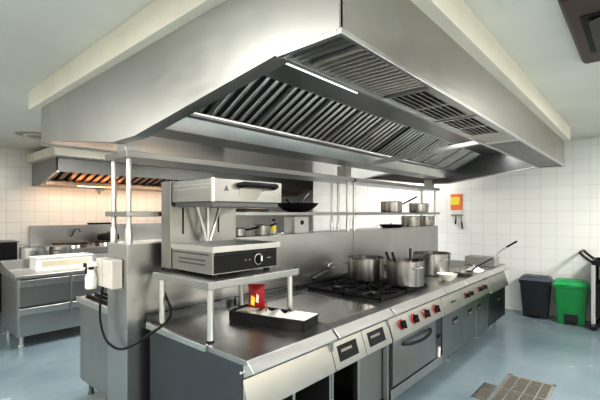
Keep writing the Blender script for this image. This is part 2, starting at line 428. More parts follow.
# unit 3: gas range with oven
u = unit(2.90, 4.03, 'gas_range', 'gas range with cast iron hob, red-ringed knobs and oven', 'gas range')
cp = obj('control_panel', M().prism('X', panel_prof(), 2.915, 4.022), S_panel, u, bevel=.003)
pn = Vector((0, -(.792-.622), .056)).normalized()
pn = Vector((0, -.95, .31)).normalized()
def knob(px, z, parent, ring, s=1., f=None):
    fr = (.792-z)/.17
    c = Vector((px, 1.597-.056*fr, z))
    rot = Vector((0, 0, 1)).rotation_difference(pn).to_matrix().to_4x4()
    mt = Matrix.Translation(c) @ rot
    k = obj('knob', M().lathe(0, 0, [(0, 0), (.031*s, 0), (.031*s, .018), (.027*s, .036), (.022*s, .042), (0, .042)], 20).xf(mt), BLACK, parent)
    obj('knob_ring', M().lathe(0, 0, [(.030*s, 0), (.041*s, 0), (.040*s, .008), (.033*s, .012), (.030*s, .008)], 24).xf(mt), ring, k)
    obj('knob_grip', M().box(-.008*s, .008*s, -.030*s, .030*s, .030, .050).xf(mt), BLACK, k, bevel=.002)
for px in (3.10, 3.345, 3.59, 3.83): knob(px, .712, u, RED, 1.12)
obj('carcass', M().box(2.904, 4.026, 1.60, 2.60, .10, .868), S_dark, u)
d = obj('oven_door', M().box(2.96, 3.855, 1.572, 1.602, .215, .595), S_door, u, bevel=.004)
hp = [(3.13+.59*i/10, 1.572-.055*math.sin(PI*i/10)**.5, .535-.018*math.sin(PI*i/10)) for i in range(11)]
obj('handle', M().tube(hp, .014, 10), BLACK, d)
obj('side_strip', M().box(3.865, 4.022, 1.582, 1.60, .17, .60), S_dark, u)
obj('latch', M().box(3.91, 3.97, 1.565, 1.584, .40, .43), BLACK, u, bevel=.003)
obj('pilot_cover', M().tube([(3.93, 1.575, .205), (3.945, 1.575, .30)], .018, 8), WHITE, u)
obj('bottom_drawer', M().box(2.915, 4.02, 1.565, 1.60, .115, .200), S, u, bevel=.004)
feet(u, 2.90, 4.03)
obj('hob_tray', M().box(2.965, 3.955, 1.69, 2.53, .9, .906), S_dark, u, bevel=.002)
for gx in (2.975, 3.462):
    for gy in (1.70, 2.12):
        w, dd = .475, .40
        cxx, cyy = gx+w/2, gy+dd/2
        bn = obj('burner', M().lathe(cxx, cyy, [(0, .906), (.07, .906), (.07, .918), (.055, .926), (.05, .922), (0, .930)], 24), IRON, u)
        obj('burner_cap', M().lathe(cxx, cyy, [(0, .928), (.042, .928), (.04, .936), (0, .938)], 20), S_dark, bn)
        g = M()
        for (a, c) in ((gx, gy), (gx, gy+dd-.016)): g.box(gx, gx+w, c, c+.016, .912, .940)
        for xx in (gx, gx+w-.016): g.box(xx, xx+.016, gy, gy+dd, .912, .940)
        for k in range(8):
            a = 2*PI*k/8
            r0 = .055; r1 = min(w/2/max(abs(math.cos(a)), 1e-3), dd/2/max(abs(math.sin(a)), 1e-3))-.008
            g.tube([(cxx+r0*math.cos(a), cyy+r0*math.sin(a), .938), (cxx+r1*math.cos(a), cyy+r1*math.sin(a), .936)], .008, 6)
        for xx in (gx+.008, gx+w-.008):
            for yy in (gy+.008, gy+dd-.008): g.box(xx-.009, xx+.009, yy-.009, yy+.009, .906, .914)
        obj('pan_grate', g, IRON, u, bevel=.002)

# units 4a and 4b
def door(u, xa, xb, gx, z0=.13):
    d = obj('cabinet_door', M().box(xa, xb, 1.575, 1.60, z0, .598), S_door, u, bevel=.004)
    obj('grip_frame', M().box(gx-.075, gx+.075, 1.571, 1.5765, .445, .515), BLACK, d, bevel=.004)
    obj('grip_scoop', M().prism('X', [(1.5705, .452), (1.568, .456), (1.5705, .482)], gx-.06, gx+.06), S_bright, d)
u = unit(4.03, 4.62, 'neutral_base_unit', 'stainless base cabinet with slit keyhole panel between oven and fryer controls', 'cabinet')
p = obj('front_panel', M().prism('X', panel_prof(), 4.036, 4.614), S_panel, u, bevel=.003)
obj('switch_slit', M().box(4.26, 4.38, 1.562, 1.575, .700, .712), BLACK, p)
obj('carcass', M().box(4.034, 4.616, 1.60, 2.60, .12, .868), S_dark, u)
door(u, 4.045, 4.612, 4.40)
feet(u, 4.03, 4.62)
u = unit(4.62, 5.65, 'double_fryer', 'stainless fryer with dark oil wells and two pairs of dark knobs', 'fryer')
obj('front_panel', M().prism('X', panel_prof(), 4.626, 5.644), S_panel, u, bevel=.003)
for px in (4.72, 4.87, 5.22, 5.40): knob(px, .705, u, paint('dark_red_plastic', (.16, .02, .025), .4, noise=0), .8)
obj('carcass', M().box(4.624, 5.646, 1.60, 2.60, .12, .868), S_dark, u)
door(u, 4.63, 5.13, 4.90); door(u, 5.137, 5.64, 5.24)
for xa in (5.20,):
    w = obj('oil_well', M().box(xa, xa+.36, 2.02, 2.48, .9, .903), DARK, u)
    obj('well_rim', M().box(xa-.015, xa, 2.0, 2.50, .9, .916).box(xa+.36, xa+.375, 2.0, 2.50, .9, .916).box(xa, xa+.36, 2.0, 2.02, .9, .916).box(xa, xa+.36, 2.48, 2.50, .9, .916), S_bright, w)
feet(u, 4.62, 5.65)
# unit 5
u = unit(5.65, 6.53, 'end_base_unit', 'last stainless base cabinet at far end of range, plain panel over dark door', 'cabinet')
obj('front_panel', M().prism('X', [(1.597, .792), (1.535, .60), (1.537, .585), (1.60, .585)], 5.656, 6.526), S_panel, u, bevel=.003)
obj('carcass', M().box(5.656, 6.526, 1.60, 2.60, .12, .868), S_dark, u)
d = obj('cabinet_door', M().box(5.68, 6.51, 1.578, 1.60, .13, .575), S_dark, u, bevel=.004)
obj('grip_frame', M().box(6.05, 6.24, 1.574, 1.5795, .41, .475), BLACK, d, bevel=.004)
obj('grip_scoop', M().prism('X', [(1.5735, .415), (1.571, .42), (1.5735, .448)], 6.07, 6.22), S_bright, d)
obj('sink_well', M().box(5.72, 6.46, 1.98, 2.5, .9, .903), S_dark, u)
feet(u, 5.65, 6.53)

# rear suite seen past the end of the spine
t = thing('rear_range_unit', 'steel range unit behind the partition with black grate, end panel showing', 'range', (1.34, 3.02, 0))
obj('carcass', M().box(1.342, 3.2, 3.01, 3.90, .15, .868), S_door, t, bevel=.004)
obj('worktop', M().box(1.335, 3.2, 3.01, 3.95, .868, .90), S_bright, t, bevel=.003)
obj('edge_lip', M().box(1.325, 1.337, 3.01, 3.95, .855, .905), S_bright, t)
g = M().box(1.37, 2.0, 3.05, 3.86, .9, .908)
for i in range(9): g.box(1.38+i*.07, 1.395+i*.07, 3.06, 3.85, .908, .93)
obj('grate', g, IRON, t)
for fx in (1.42, 3.1):
    for fy in (3.1, 3.85): obj('foot', M().lathe(fx, fy, [(0, 0), (.028, 0), (.02, .03), (.02, .15), (0, .15)], 12), S_dark, t)

# ------------------------------------------------------------------ raised stand, salamander
t = thing('raised_stand', 'low stainless stand on four round legs carrying the salamander grill', 'stand', (1.35, 1.91, .9))
obj('stand_top', M().box(1.35, 2.15, 1.91, 2.57, 1.222, 1.270), S, t, bevel=.004)
for lx, ly in ((1.395, 1.955), (1.395, 2.52), (2.118, 1.972), (2.105, 2.52)):
    l = obj('leg', M().tube([(lx, ly, .908), (lx, ly, 1.222)], .0205, 16), S_bright, t)
    obj('leg_foot', M().lathe(lx, ly, [(0, .9005), (.024, .9005), (.024, .912), (0, .912)], 14), BLACK, l)

t = thing('salamander_grill', 'stainless rise-and-fall salamander grill with black front and long black handle', 'grill', (1.44, 2.0, 1.27))
obj('base_body', M().box(1.442, 2.01, 2.0, 2.47, 1.292, 1.432), S_grill, t, bevel=.003)
obj('front_fascia', M().box(1.455, 1.998, 1.994, 2.001, 1.300, 1.412), BLACK, t, bevel=.002)
for zz in (1.345, 1.372): obj('side_groove', M().box(1.4385, 1.4425, 2.08, 2.38, zz, zz+.010), S_dark, t)
obj('vent_row', M().box(1.4390, 1.4425, 2.04, 2.44, 1.412, 1.418), DARK, t)
obj('front_gap', M().box(1.46, 2.0, 1.9955, 2.002, 1.413, 1.431), DARK, t)
k = obj('control_knob', M().lathe(1.82, 0, [(0, 1.994), (.034, 1.994), (.034, 1.988), (.026, 1.986), (.024, 1.962), (0, 1.960)], 24, 'Y', 1.362), BLACK, t)
obj('knob_dial', M().lathe(1.82, 0, [(.027, 1.9935), (.038, 1.9935), (.038, 1.989), (.027, 1.987)], 24, 'Y', 1.362), S_bright, k)
obj('knob_pointer', M().box(1.814, 1.826, 1.957, 1.961, 1.350, 1.386), WHITE, k)
for px in (1.70, 1.735, 1.905, 1.925): obj('fascia_mark', M().box(px, px+.014, 1.9925, 1.9942, 1.362, 1.367), GREYPL, t)
obj('grill_plate', M().box(1.435, 2.02, 1.985, 2.47, 1.440, 1.447), S_mirror, t)
obj('plate_rim', M().box(1.432, 2.024, 1.978, 1.992, 1.432, 1.470).box(1.432, 1.444, 1.992, 2.47, 1.432, 1.470).box(2.012, 2.024, 1.992, 2.47, 1.432, 1.470), S_bright, t, bevel=.002)
gr = M()
for i in range(14): gr.tube([(1.47+i*.039, 2.01, 1.462), (1.47+i*.039, 2.45, 1.462)], .004, 6)
obj('wire_rack', gr, S, t)
obj('rear_column', M().box(1.432, 2.015, 2.475, 2.60, 1.29, 1.905), S_grill, t, bevel=.003)
for xx in (1.525, 1.835): obj('lift_slot', M().box(xx, xx+.012, 2.472, 2.476, 1.53, 1.72), DARK, t)
hd = obj('heating_head', M().box(1.442, 2.058, 2.0, 2.47, 1.752, 1.90), S_grill, t, bevel=.004)
obj('head_underside', M().box(1.46, 2.04, 2.02, 2.46, 1.722, 1.753), S_dark, hd)
obj('head_seam', M().box(1.440, 1.4425, 2.02, 2.44, 1.862, 1.868).box(1.440, 1.4425, 2.02, 2.44, 1.838, 1.844), S, hd)
obj('corner_post', M().box(1.438, 1.456, 1.994, 2.01, 1.752, 1.902), S_bright, hd)
obj('maker_badge', M().prism('Y', [(1.535, 1.822), (1.552, 1.858), (1.569, 1.822), (1.558, 1.822), (1.552, 1.836), (1.546, 1.822)], 1.997, 2.0005), S_dark, hd)
hp = [(1.655, 1.995, 1.862), (1.665, 1.955, 1.868), (1.70, 1.945, 1.868), (1.92, 1.945, 1.868), (1.955, 1.955, 1.868), (1.965, 1.995, 1.862)]
obj('lift_handle', M().tube(hp, .019, 12), BLACK, hd)
obj('reflector', M().prism('Y', [(1.64, 1.765), (1.66, 1.845), (1.86, 1.845), (1.80, 1.765)], 1.996, 2.0005), S_mirror, hd)
obj('brace_strip', M().prism('Y', [(1.80, 1.765), (1.93, 1.885), (1.955, 1.885), (1.825, 1.765)], 1.997, 2.0005), S_door, hd)
for xa, xb in ((1.60, 1.68), (1.69, 1.69), (1.80, 1.71)):
    obj('lift_arm', M().tube([(xa, 2.40, 1.735), (xb, 2.40, 1.475)], .0115, 8), S_bright, t)
for fx in (1.50, 1.95):
    for fy in (2.05, 2.42): obj('foot', M().lathe(fx, fy, [(0, 1.2705), (.024, 1.2705), (.02, 1.292), (0, 1.292)], 12), RUBBER, t)

# ------------------------------------------------------------------ tray, packet
def rot_at(c, a): return Matrix.Translation(Vector(c)) @ Matrix.Rotation(a, 4, 'Z')
TA = math.atan2(-.59, .127)
tx, ty = 1.955, 1.99
t = thing('black_food_tray', 'long black tray lined with white paper on the near worktop', 'tray', (tx, ty, .9005), TA)
def tray_shell():
    m = M(); L_, W_, H = .62, .215, .068
    l, w = L_/2, W_/2
    m.box(-l, l, -w, w, 0, .006)
    for (x0, x1, y0, y1) in ((-l, l, -w, -w+.006), (-l, l, w-.006, w), (-l, -l+.006, -w, w), (l-.006, l, -w, w)): m.box(x0, x1, y0, y1, .006, H)
    m.box(-l-.008, l+.008, -w-.008, -w+.004, H-.004, H).box(-l-.008, l+.008, w-.004, w+.008, H-.004, H)
    m.box(-l-.008, -l+.004, -w, w, H-.004, H).box(l-.004, l+.008, -w, w, H-.004, H)
    return m
o = obj('tray_body', tray_shell(), BLACK, t, local=True, bevel=.001)
pl = M()
N = 24; vs = []
for i in range(N+1):
    for j in range(9):
        X = -.285+.575*i/N; Y = -.097+.194*j/8
        z = .052+.012*math.sin(i*1.3+j*.7)+.010*random.random()
        if i < 7: z -= .010
        if i > N-3: z = .069
        vs.append((X, Y, z))
fs = [(i*9+j, (i+1)*9+j, (i+1)*9+j+1, i*9+j+1) for i in range(N) for j in range(8)]
o = tag(obj('paper_lining', M()._hull(vs, fs), PAPER, loc=(tx, ty, .9005), local=True), 'crumpled white paper lying in the black tray', 'paper')
o.rotation_euler = (0, 0, TA)
o = tag(obj('pale_crumbs', M()._hull([(-.27, -.08, .068), (-.14, -.075, .070), (-.13, .06, .070), (-.26, .08, .068), (-.20, 0, .082)], [(0, 1, 4), (1, 2, 4), (2, 3, 4), (3, 0, 4)]), SALT, loc=(tx, ty, .9005), local=True), 'small heap of beige crumbs at far end of the black tray', 'crumbs')
o.rotation_euler = (0, 0, TA)
o = tag(obj('paper_sheet', M().box(.12, .312, -.10, .105, .0715, .074), PAPER, loc=(tx, ty, .9005), local=True), 'flat white sheet laid over near end of the black tray', 'paper')
o.rotation_euler = (0, 0, TA)
pk = thing('snack_packet', 'small red foil packet with yellow and white print standing in the tray', 'packet', (1.945, 2.15, .972), R(-50))
def pouch(w, h, th):
    m = M(); n = 8; A = []
    vs = []
    for i in range(n+1):
        v = i/n; tz = th*math.sin(PI*v)**.6
        ww = w*(1-.10*math.sin(PI*v))
        for j in range(9):
            a = -1+2*j/8
            vs.append((a*ww/2, -tz*(1-a*a)/2, v*h))
    off = len(vs)
    vs2 = [(x, -y, z) for x, y, z in vs]
    fs = []
    for i in range(n):
        for j in range(8):
            q = (i*9+j, i*9+j+1, (i+1)*9+j+1, (i+1)*9+j); fs.append(q); fs.append(tuple(off+k for k in q[::-1]))
    return m._hull(vs+vs2, fs)
obj('pouch', pouch(.128, .18, .05), RED, pk, local=True)
obj('yellow_print', M().prism('Y', [(-.040, .035), (-.012, .025), (-.008, .085), (-.036, .105)], -.029, -.024), YELLOW, pk, local=True)
obj('white_print', M().prism('Y', [(-.004, .055), (.018, .045), (.022, .10), (.004, .115)], -.031, -.024), WHITE, pk, local=True)
t = tag(obj('wooden_stick', M().tube([(1.955, 2.06, .966), (1.962, 2.045, 1.05)], .006, 6), paint('wood', (.25, .17, .10), .6)), 'short dark stick standing beside the red packet', 'stick')

# ------------------------------------------------------------------ pots and pans
def pot_prof(r, h, t=.004):
    return [(0, 0), (r-.012, 0), (r-.003, .006), (r, .016), (r, h-.006), (r+.006, h), (r+.004, h+.003), (r-t, h-.002), (r-t, .012), (0, .010)]
def loop_handle(r, z, ang, w=.11, out=.045, rr=.007):
    m = M(); pts = []
    for i in range(9):
        u = -1+2*i/8
        pts.append((r+out*(1-abs(u)**4), u*w/2, z+.012*(1-u*u)))
    pts[0] = (r-.002, -w/2, z); pts[-1] = (r-.002, w/2, z)
    return m.tube(pts, rr, 8).xf(Matrix.Rotation(ang, 4, 'Z'))
def stockpot(x, y, z, r, h, ang, label, group='stockpots on the range'):
    t = thing('stockpot', label, 'pot', (x, y, z), ang, group)
    obj('pot_body', M().lathe(0, 0, pot_prof(r, h), 40), S_pot, t, local=True)
    for a in (0, PI): obj('pot_handle', loop_handle(r, h*.74, a), S_bright, t, local=True)
    return t
VA = math.atan2(-.749, -.663)  # towards the left of the view
stockpot(3.70, 2.30, .9475, .198, .243, R(-52), 'steel stockpot at the back of the hob, left of the other pots')
stockpot(3.70, 1.83, .9475, .188, .252, R(-115), 'steel stockpot at the front of the hob with utensils sticking out')
stockpot(4.84, 2.03, .9005, .228, .27, R(-117), 'large steel stockpot on worktop, right of the hob', 'stockpots on the range')
# utensils standing in the front pot
for (dx, dy, lx, ly, lab, hl) in ((-.10, .12, -.105, .16, 'steel ladle with black grip, leftmost in the front stockpot', .34), (.06, .12, .01, .15, 'steel spoon upright in the middle of the front stockpot', .33), (.10, -.06, .185, .03, 'black-handled slotted spoon leaning right in the front stockpot', .36)):
    t = thing('ladle', lab, 'utensil', (3.70, 1.83, .959), 0, 'utensils in the front stockpot')
    a = Vector((dx*.5, dy*.5, .012)); c = Vector((lx, ly, hl-.02))
    obj('shaft', M().tube([a, a.lerp(c, .7)], .005, 8), S_bright, t, local=True)
    obj('grip', M().tube([a.lerp(c, .62), c], .015, 8), BLACK, t, local=True)
    obj('spoon_bowl', M().lathe(a.x, a.y, [(0, .002), (.025, .006), (.035, .018), (.032, .018), (.022, .009), (0, .006)], 16), S_bright, t, local=True)

def saucepan(x, y, z, r, h, hang, label, handle=True, group='steel saucepans on the far shelf', rise=.10, ln=.24):
    t = thing('saucepan', label, 'saucepan', (x, y, z), hang, group)
    obj('pan_body', M().lathe(0, 0, pot_prof(r, h), 36), S_pot, t, local=True)
    if handle:
        hb = M().tube([(r-.002, 0, h*.78), (r+.04, 0, h*.85), (r+ln, 0, h*.85+rise)], [.013, .013, .016], 8, flat=.7)
        obj('pan_handle', hb, IRON, t, local=True)
    else:
        for a in (0, PI): obj('pan_handle', loop_handle(r, h*.74, a, .09, .035, .006), S_bright, t, local=True)
    return t
saucepan(5.20, 2.79, 1.6905, .155, .155, R(-40), 'steel saucepan with long raised handle on far middle shelf, left one')
saucepan(6.13, 2.79, 1.6905, .155, .145, R(100), 'steel saucepan on far middle shelf, right one by end post', False)
saucepan(5.85, 2.80, 1.4625, .145, .165, R(80), 'steel saucepan under the far middle shelf, beside black frying pan', False, rise=.0)
saucepan(6.36, 2.76, 1.4625, .125, .165, R(60), 'steel saucepan under the far middle shelf, nearest the end post', False)
def frypan(x, y, z, r, h, ang, label, mat, hm, rise=.05, ln=.26, name='frying_pan', group=None, grip=True):
    t = thing(name, label, 'frying pan', (x, y, z), ang, group)
    obj('pan_body', M().lathe(0, 0, [(0, 0), (r*.72, 0), (r*.78, .004), (r, h), (r-.004, h+.001), (r*.76, .008), (0, .006)], 36), mat, t, local=True)
    obj('pan_handle', M().tube([(r-.01, 0, h-.006), (r+.05, 0, h+rise*.3), (r+ln, 0, h+rise)], [.008, .010, .012], 8, flat=.6), hm, t, local=True)
    return t
frypan(5.22, 2.80, 1.4625, .18, .045, R(30), 'black frying pan on top of the far partition, under saucepans', IRON, BLACK, .01, .12)
frypan(5.03, 1.70, .9005, .13, .045, R(-35), 'small steel frying pan with black raised handle right of the white bowl', S_pot, BLACK, .15, .30)
t = tag(obj('white_bowl', M().lathe(0, 0, [(0, 0), (.05, 0), (.055, .008), (.09, .035), (.115, .075), (.118, .078), (.110, .074), (.085, .038), (.045, .014), (0, .012)], 36), PORC, loc=(4.50, 1.70, .9005), local=True), 'white bowl on the worktop in front of the large stockpot', 'bowl')
# wok on near shelf with a steel spatula
t = thing('wok', 'black wok on near middle shelf, right of the salamander grill', 'wok', (3.11, 2.79, 1.6905), R(205))
obj('wok_body', M().lathe(0, 0, [(0, 0), (.09, 0), (.15, .02), (.205, .062), (.232, .092), (.236, .094), (.225, .086), (.15, .028), (.08, .008), (0, .008)], 36), IRON, t, local=True)
obj('wok_handle', M().tube([(.22, 0, .082), (.27, 0, .10), (.36, 0, .12)], .012, 8), BLACK, t, local=True)
t = thing('steel_skimmer', 'steel skimmer resting in the black wok', 'utensil', (3.11, 2.75, 1.72))
obj('shaft', M().tube([(-.02, .02, .02), (.02, -.03, .10), (.06, -.07, .17)], .009, 8), S_bright, t, local=True)
obj('head', M().lathe(-.03, .03, [(0, .005), (.035, .012), (.05, .026), (.046, .026), (.03, .016), (0, .010)], 16), S_bright, t, local=True)
# clutter behind the grill on the partition
saucepan(2.59, 2.80, 1.4625, .085, .10, R(10), 'small steel saucepan on near partition, behind the grill', True, 'small pans behind the grill', .02, .16)
saucepan(2.33, 2.84, 1.4625, .075, .075, R(-30), 'smaller steel pan on near partition, close to the grill column', True, 'small pans behind the grill', .02, .13)
t = thing('spice_bottle', 'small clear bottle with yellow label behind the grill', 'bottle', (2.86, 2.90, 1.4625))
obj('bottle_body', M().lathe(0, 0, [(0, 0), (.028, 0), (.03, .01), (.03, .10), (.014, .13), (0, .13)], 16), CLEAR, t, local=True)
obj('bottle_label', M().lathe(0, 0, [(.0305, .03), (.0308, .03), (.0308, .085), (.0305, .085)], 16), YELLOW, t, local=True)
obj('bottle_cap', M().lathe(0, 0, [(0, .13), (.016, .13), (.016, .155), (0, .155)], 12), BLACK, t, local=True)
t = thing('foil_tray', 'shallow foil tray of rust coloured crumbs on near shelf behind the grill', 'tray', (2.45, 2.78, 1.6905))
obj('tray_body', M().frustum((-.13, .13, -.08, .08), 0, (-.15, .15, -.10, .10), .028), S_mirror, t, local=True)
obj('crumb_fill', M().box(-.12, .12, -.07, .07, .028, .034), ORANGE_STEEL, t, local=True)
t = thing('steel_dispenser', 'tall steel dispenser box with dark round dial on near partition', 'dispenser', (3.17, 2.84, 1.4625))
obj('dispenser_body', M().box(-.12, .11, -.07, .09, 0, .182), S, t, local=True, bevel=.004)
obj('dial', M().lathe(0, 0, [(0, -.0705), (.026, -.0705), (.022, -.078), (0, -.078)], 16, 'Y', .115), BLACK, t, local=True)
# spatula leaning along the back of the range
t = thing('fish_slice', 'dark long-handled turner with shiny loop leaning on partition behind hob', 'utensil', (3.15, 2.63, .957))
obj('handle', M().tube([(.02, -.01, .022), (.20, .005, .065), (.40, .022, .105)], [.030, .032, .012], 8, flat=.35), S_dark, t, local=True)
obj('hanging_loop', M().tube([(.39+.045*math.cos(a)*1.2, .024, .122+.028*math.sin(a)) for a in [2*PI*i/14 for i in range(15)]], .008, 6), S_bright, t, local=True)

# fryer baskets
def basket(x, y, z, label, w=.24, l=.40, h=.115, arm=True):
    t = thing('fryer_basket', label, 'fryer basket', (x, y, z), 0, 'fryer baskets')
    m = M()
    for zz in (0, h): 
        m.tube([(-w/2, -l/2, zz), (w/2, -l/2, zz), (w/2, l/2, zz), (-w/2, l/2, zz), (-w/2, -l/2, zz)], .007 if zz else .005, 6)
    obj('basket_frame', m, S_bright, t, local=True)
    g = M(); nn = 14
    for i in range(nn+1):
        yy = -l/2+l*i/nn
        for xx in (-w/2, w/2): g.tube([(xx, yy, 0), (xx, yy, h)], .004, 4)
        g.tube([(-w/2, yy, 0), (w/2, yy, 0)], .004, 4)
    for i in range(9):
        xx = -w/2+w*i/8
        for yy in (-l/2, l/2): g.tube([(xx, yy, 0), (xx, yy, h)], .004, 4)
        g.tube([(xx, -l/2, 0), (xx, l/2, 0)], .004, 4)
    for k in range(1, 6):
        zz = h*k/6
        g.tube([(-w/2, -l/2, zz), (w/2, -l/2, zz), (w/2, l/2, zz), (-w/2, l/2, zz), (-w/2, -l/2, zz)], .004, 4)
    obj('wire_mesh', g, S, t, local=True)
    obj('handle_arm', M().tube([(0, -l/2, h), (0, -l/2-.005, h+.05), (0, -l/2-.06, h+.11), (0, -l/2-.15, h+.175)], .007, 8), S_bright, t, local=True)
    obj('handle_grip', M().tube([(0, -l/2-.14, h+.168), (0, -l/2-.27, h+.255)], .012, 8), BLACK, t, local=True)
    return t
basket(6.12, 1.80, .912, 'wire fryer basket with raised handle at far end of the range')
# crumpled cloth
m = M(); vs = []; n = 12
for i in range(n+1):
    for j in range(n+1):
        a, c = i/n-.5, j/n-.5
        z = max(0.004, .075*math.exp(-(a*a+c*c)*9)+.028*math.sin(a*17+c*5)*math.cos(c*13-a*4))
        vs.append((a*.26+.02*math.sin(c*9), c*.20+.02*math.sin(a*11), z))
m._hull(vs, [(i*(n+1)+j, (i+1)*(n+1)+j, (i+1)*(n+1)+j+1, i*(n+1)+j+1) for i in range(n) for j in range(n)])
tag(obj('kitchen_cloth', m, CLOTH, loc=(5.42, 1.68, .9008), local=True), 'crumpled white cloth on the worktop edge before the fryer', 'cloth')

# ------------------------------------------------------------------ socket box, cable, spray bottle
t = thing('socket_box', 'cream electrical box fixed to the near end of the partition', 'electrical box', (1.217, 2.9, 1.14))
obj('housing', M().box(1.14, 1.217, 2.735, 3.01, 1.150, 1.352), BEIGE, t, bevel=.008)
obj('cover_seam', M().box(1.1375, 1.1405, 2.888, 2.894, 1.155, 1.347), GREYPL, t)
obj('switch', M().box(1.135, 1.141, 2.87, 2.905, 1.235, 1.243), GREYPL, t)
cp_ = [(1.17, 2.95, 1.148), (1.16, 2.975, 1.04), (1.16, 2.975, .89), (1.165, 2.90, .775), (1.18, 2.80, .735), (1.19, 2.68, .745), (1.20, 2.52, .81), (1.23, 2.36, .91), (1.29, 2.30, .97), (1.37, 2.36, 1.02), (1.42, 2.52, 1.10), (1.43, 2.60, 1.20), (1.46, 2.606, 1.31)]
def smooth(p, n=6):
    p = [Vector(q) for q in p]; out = []
    for i in range(len(p)-1):
        a, b_, c, d_ = p[max(i-1, 0)], p[i], p[i+1], p[min(i+2, len(p)-1)]
        for k in range(n):
            s = k/n
            out.append(.5*((2*b_)+(c-a)*s+(2*a-5*b_+4*c-d_)*s*s+(-a+3*b_-3*c+d_)*s**3))
    return out+[p[-1]]
tag(obj('power_cable', M().tube(smooth(cp_), .0085, 8), RUBBER), 'black power cable looping from the cream socket box to the grill', 'cable')
t = thing('spray_bottle', 'small white spray bottle with black trigger hanging beside the socket box', 'bottle', (1.1, 2.985, 1.135))
obj('bottle_body', M().lathe(0, 0, [(0, 0), (.036, 0), (.040, .01), (.040, .085), (.026, .125), (.014, .14), (0, .14)], 20), CLEAR, t, local=True)
h_ = obj('spray_head', M().box(-.034, .040, -.015, .015, .155, .19), WHITE, t, local=True, bevel=.005)
obj('collar', M().lathe(0, 0, [(0, .138), (.018, .138), (.018, .157), (0, .157)], 14), BLACK, t, local=True)
obj('trigger', M().tube([(-.03, 0, .16), (-.038, 0, .135), (-.03, 0, .11)], .006, 6), BLACK, t, local=True)
obj('nozzle', M().box(-.050, -.032, -.012, .012, .160, .186), BLACK, t, local=True)

# ------------------------------------------------------------------ left side: drawer counter
t = thing('drawer_counter', 'steel refrigerated drawer counter standing on legs at the left', 'counter', (1.26, 5.75, 0))
obj('cabinet_body', M().box(1.27, 3.6, 5.765, 6.55, .14, .862), S, t, bevel=.003)
obj('worktop', M().box(1.25, 3.6, 5.735, 6.56, .862, .90), S_bright, t, bevel=.004)
obj('upstand', M().prism('X', [(6.53, .9), (6.56, .9), (6.56, 1.03), (6.545, 1.03)], 1.25, 3.6), S, t)
obj('end_lip', M().prism('X', [(5.735, .90), (5.76, .915), (6.20, .955), (6.56, 1.03), (6.56, .90)], 1.245, 1.255), S_bright, t)
for xa, xb in ((1.285, 1.845), (1.875, 2.43), (2.46, 3.02), (3.05, 3.59)):
    for za, zb in ((.525, .852), (.155, .500)):
        d = obj('drawer', M().box(xa, xb, 5.745, 5.768, za, zb), S, t, bevel=.004)
        obj('drawer_grip', M().prism('X', [(5.745, zb-.004), (5.728, zb-.012), (5.732, zb-.085), (5.745, zb-.095)], xa+.006, xb-.006), S_bright, d, bevel=.002)
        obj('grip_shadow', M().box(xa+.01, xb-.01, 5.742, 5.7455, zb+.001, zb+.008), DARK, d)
for xx in (1.33, 3.5):
    for yy in (5.83, 6.45):
        obj('leg', M().lathe(xx, yy, [(0, 0), (.038, 0), (.038, .02), (.024, .035), (.024, .14), (0, .14)], 16), S_bright, t)
t = thing('plastic_container', 'long white plastic food box on the drawer counter', 'container', (1.9, 6.22, .9005))
m = M(); l, w, hh = .355, .15, .165
m.box(-l, l, -w, w, 0, .006)
for (x0, x1, y0, y1) in ((-l, l, -w, -w+.006), (-l, l, w-.006, w), (-l, -l+.006, -w, w), (l-.006, l, -w, w)): m.box(x0, x1, y0, y1, .006, hh)
obj('box_wall', m, WHITE, t, local=True, bevel=.004)
obj('box_rim', M().box(-l-.015, l+.015, -w-.015, -w+.002, hh, hh+.014).box(-l-.015, l+.015, w-.002, w+.015, hh, hh+.014).box(-l-.015, -l+.002, -w, w, hh, hh+.014).box(l-.002, l+.015, -w, w, hh, hh+.014), WHITE, t, local=True, bevel=.003)
obj('content_band', M().box(-l+.07, l-.05, -w-.004, -w+.001, .05, .125), paint('faded_beige', (.50, .45, .34), .7), t, local=True)

# back wall cooking line
t = thing('crepe_range', 'steel range with splashback against the back wall under the warm hood', 'range', (2.05, 7.75, 0))
obj('carcass', M().box(2.05, 6.6, 7.75, 8.62, .12, .93), S, t, bevel=.004)
obj('worktop', M().box(2.9, 6.6, 7.70, 8.62, .93, 1.03), S_bright, t, bevel=.004)
obj('splashback', M().box(2.10, 6.6, 8.62, 8.68, .12, 1.44), S, t, bevel=.004)
for xx in (2.2, 6.4):
    for yy in (7.85, 8.5): obj('leg', M().lathe(xx, yy, [(0, 0), (.03, 0), (.022, .03), (.022, .12), (0, .12)], 12), S_dark, t)
def hotplate(x, y, r, z, lab):
    t = thing('hot_plate', lab, 'hot plate', (x, y, z), 0, 'round hot plates on the back range')
    obj('plate_base', M().lathe(0, 0, [(0, 0), (r*.9, 0), (r*.95, .06), (0, .06)], 32), S_mirror, t, local=True)
    obj('plate', M().lathe(0, 0, [(0, .06), (r, .06), (r, .10), (r-.01, .105), (0, .105)], 36), HOTPLATE, t, local=True)
obj('side_shelf', M().box(2.06, 2.9, 7.72, 8.62, .93, 1.03), S_bright, t)
hotplate(2.62, 8.12, .30, 1.0305, 'large round brown hot plate on back range, left one')
hotplate(3.28, 8.22, .24, 1.0305, 'round brown hot plate on back range, under the black griddle')
t = thing('black_griddle', 'small round black lidded griddle stacked on the right hot plate', 'griddle', (3.36, 8.22, 1.136))
obj('griddle_body', M().lathe(0, 0, [(0, 0), (.20, 0), (.205, .05), (.19, .11), (.12, .135), (0, .14)], 28), IRON, t, local=True)
obj('griddle_handle', M().tube([(-.06, -.1, .13), (-.06, -.1, .16), (.06, -.1, .16), (.06, -.1, .13)], .008, 6), BLACK, t, local=True)
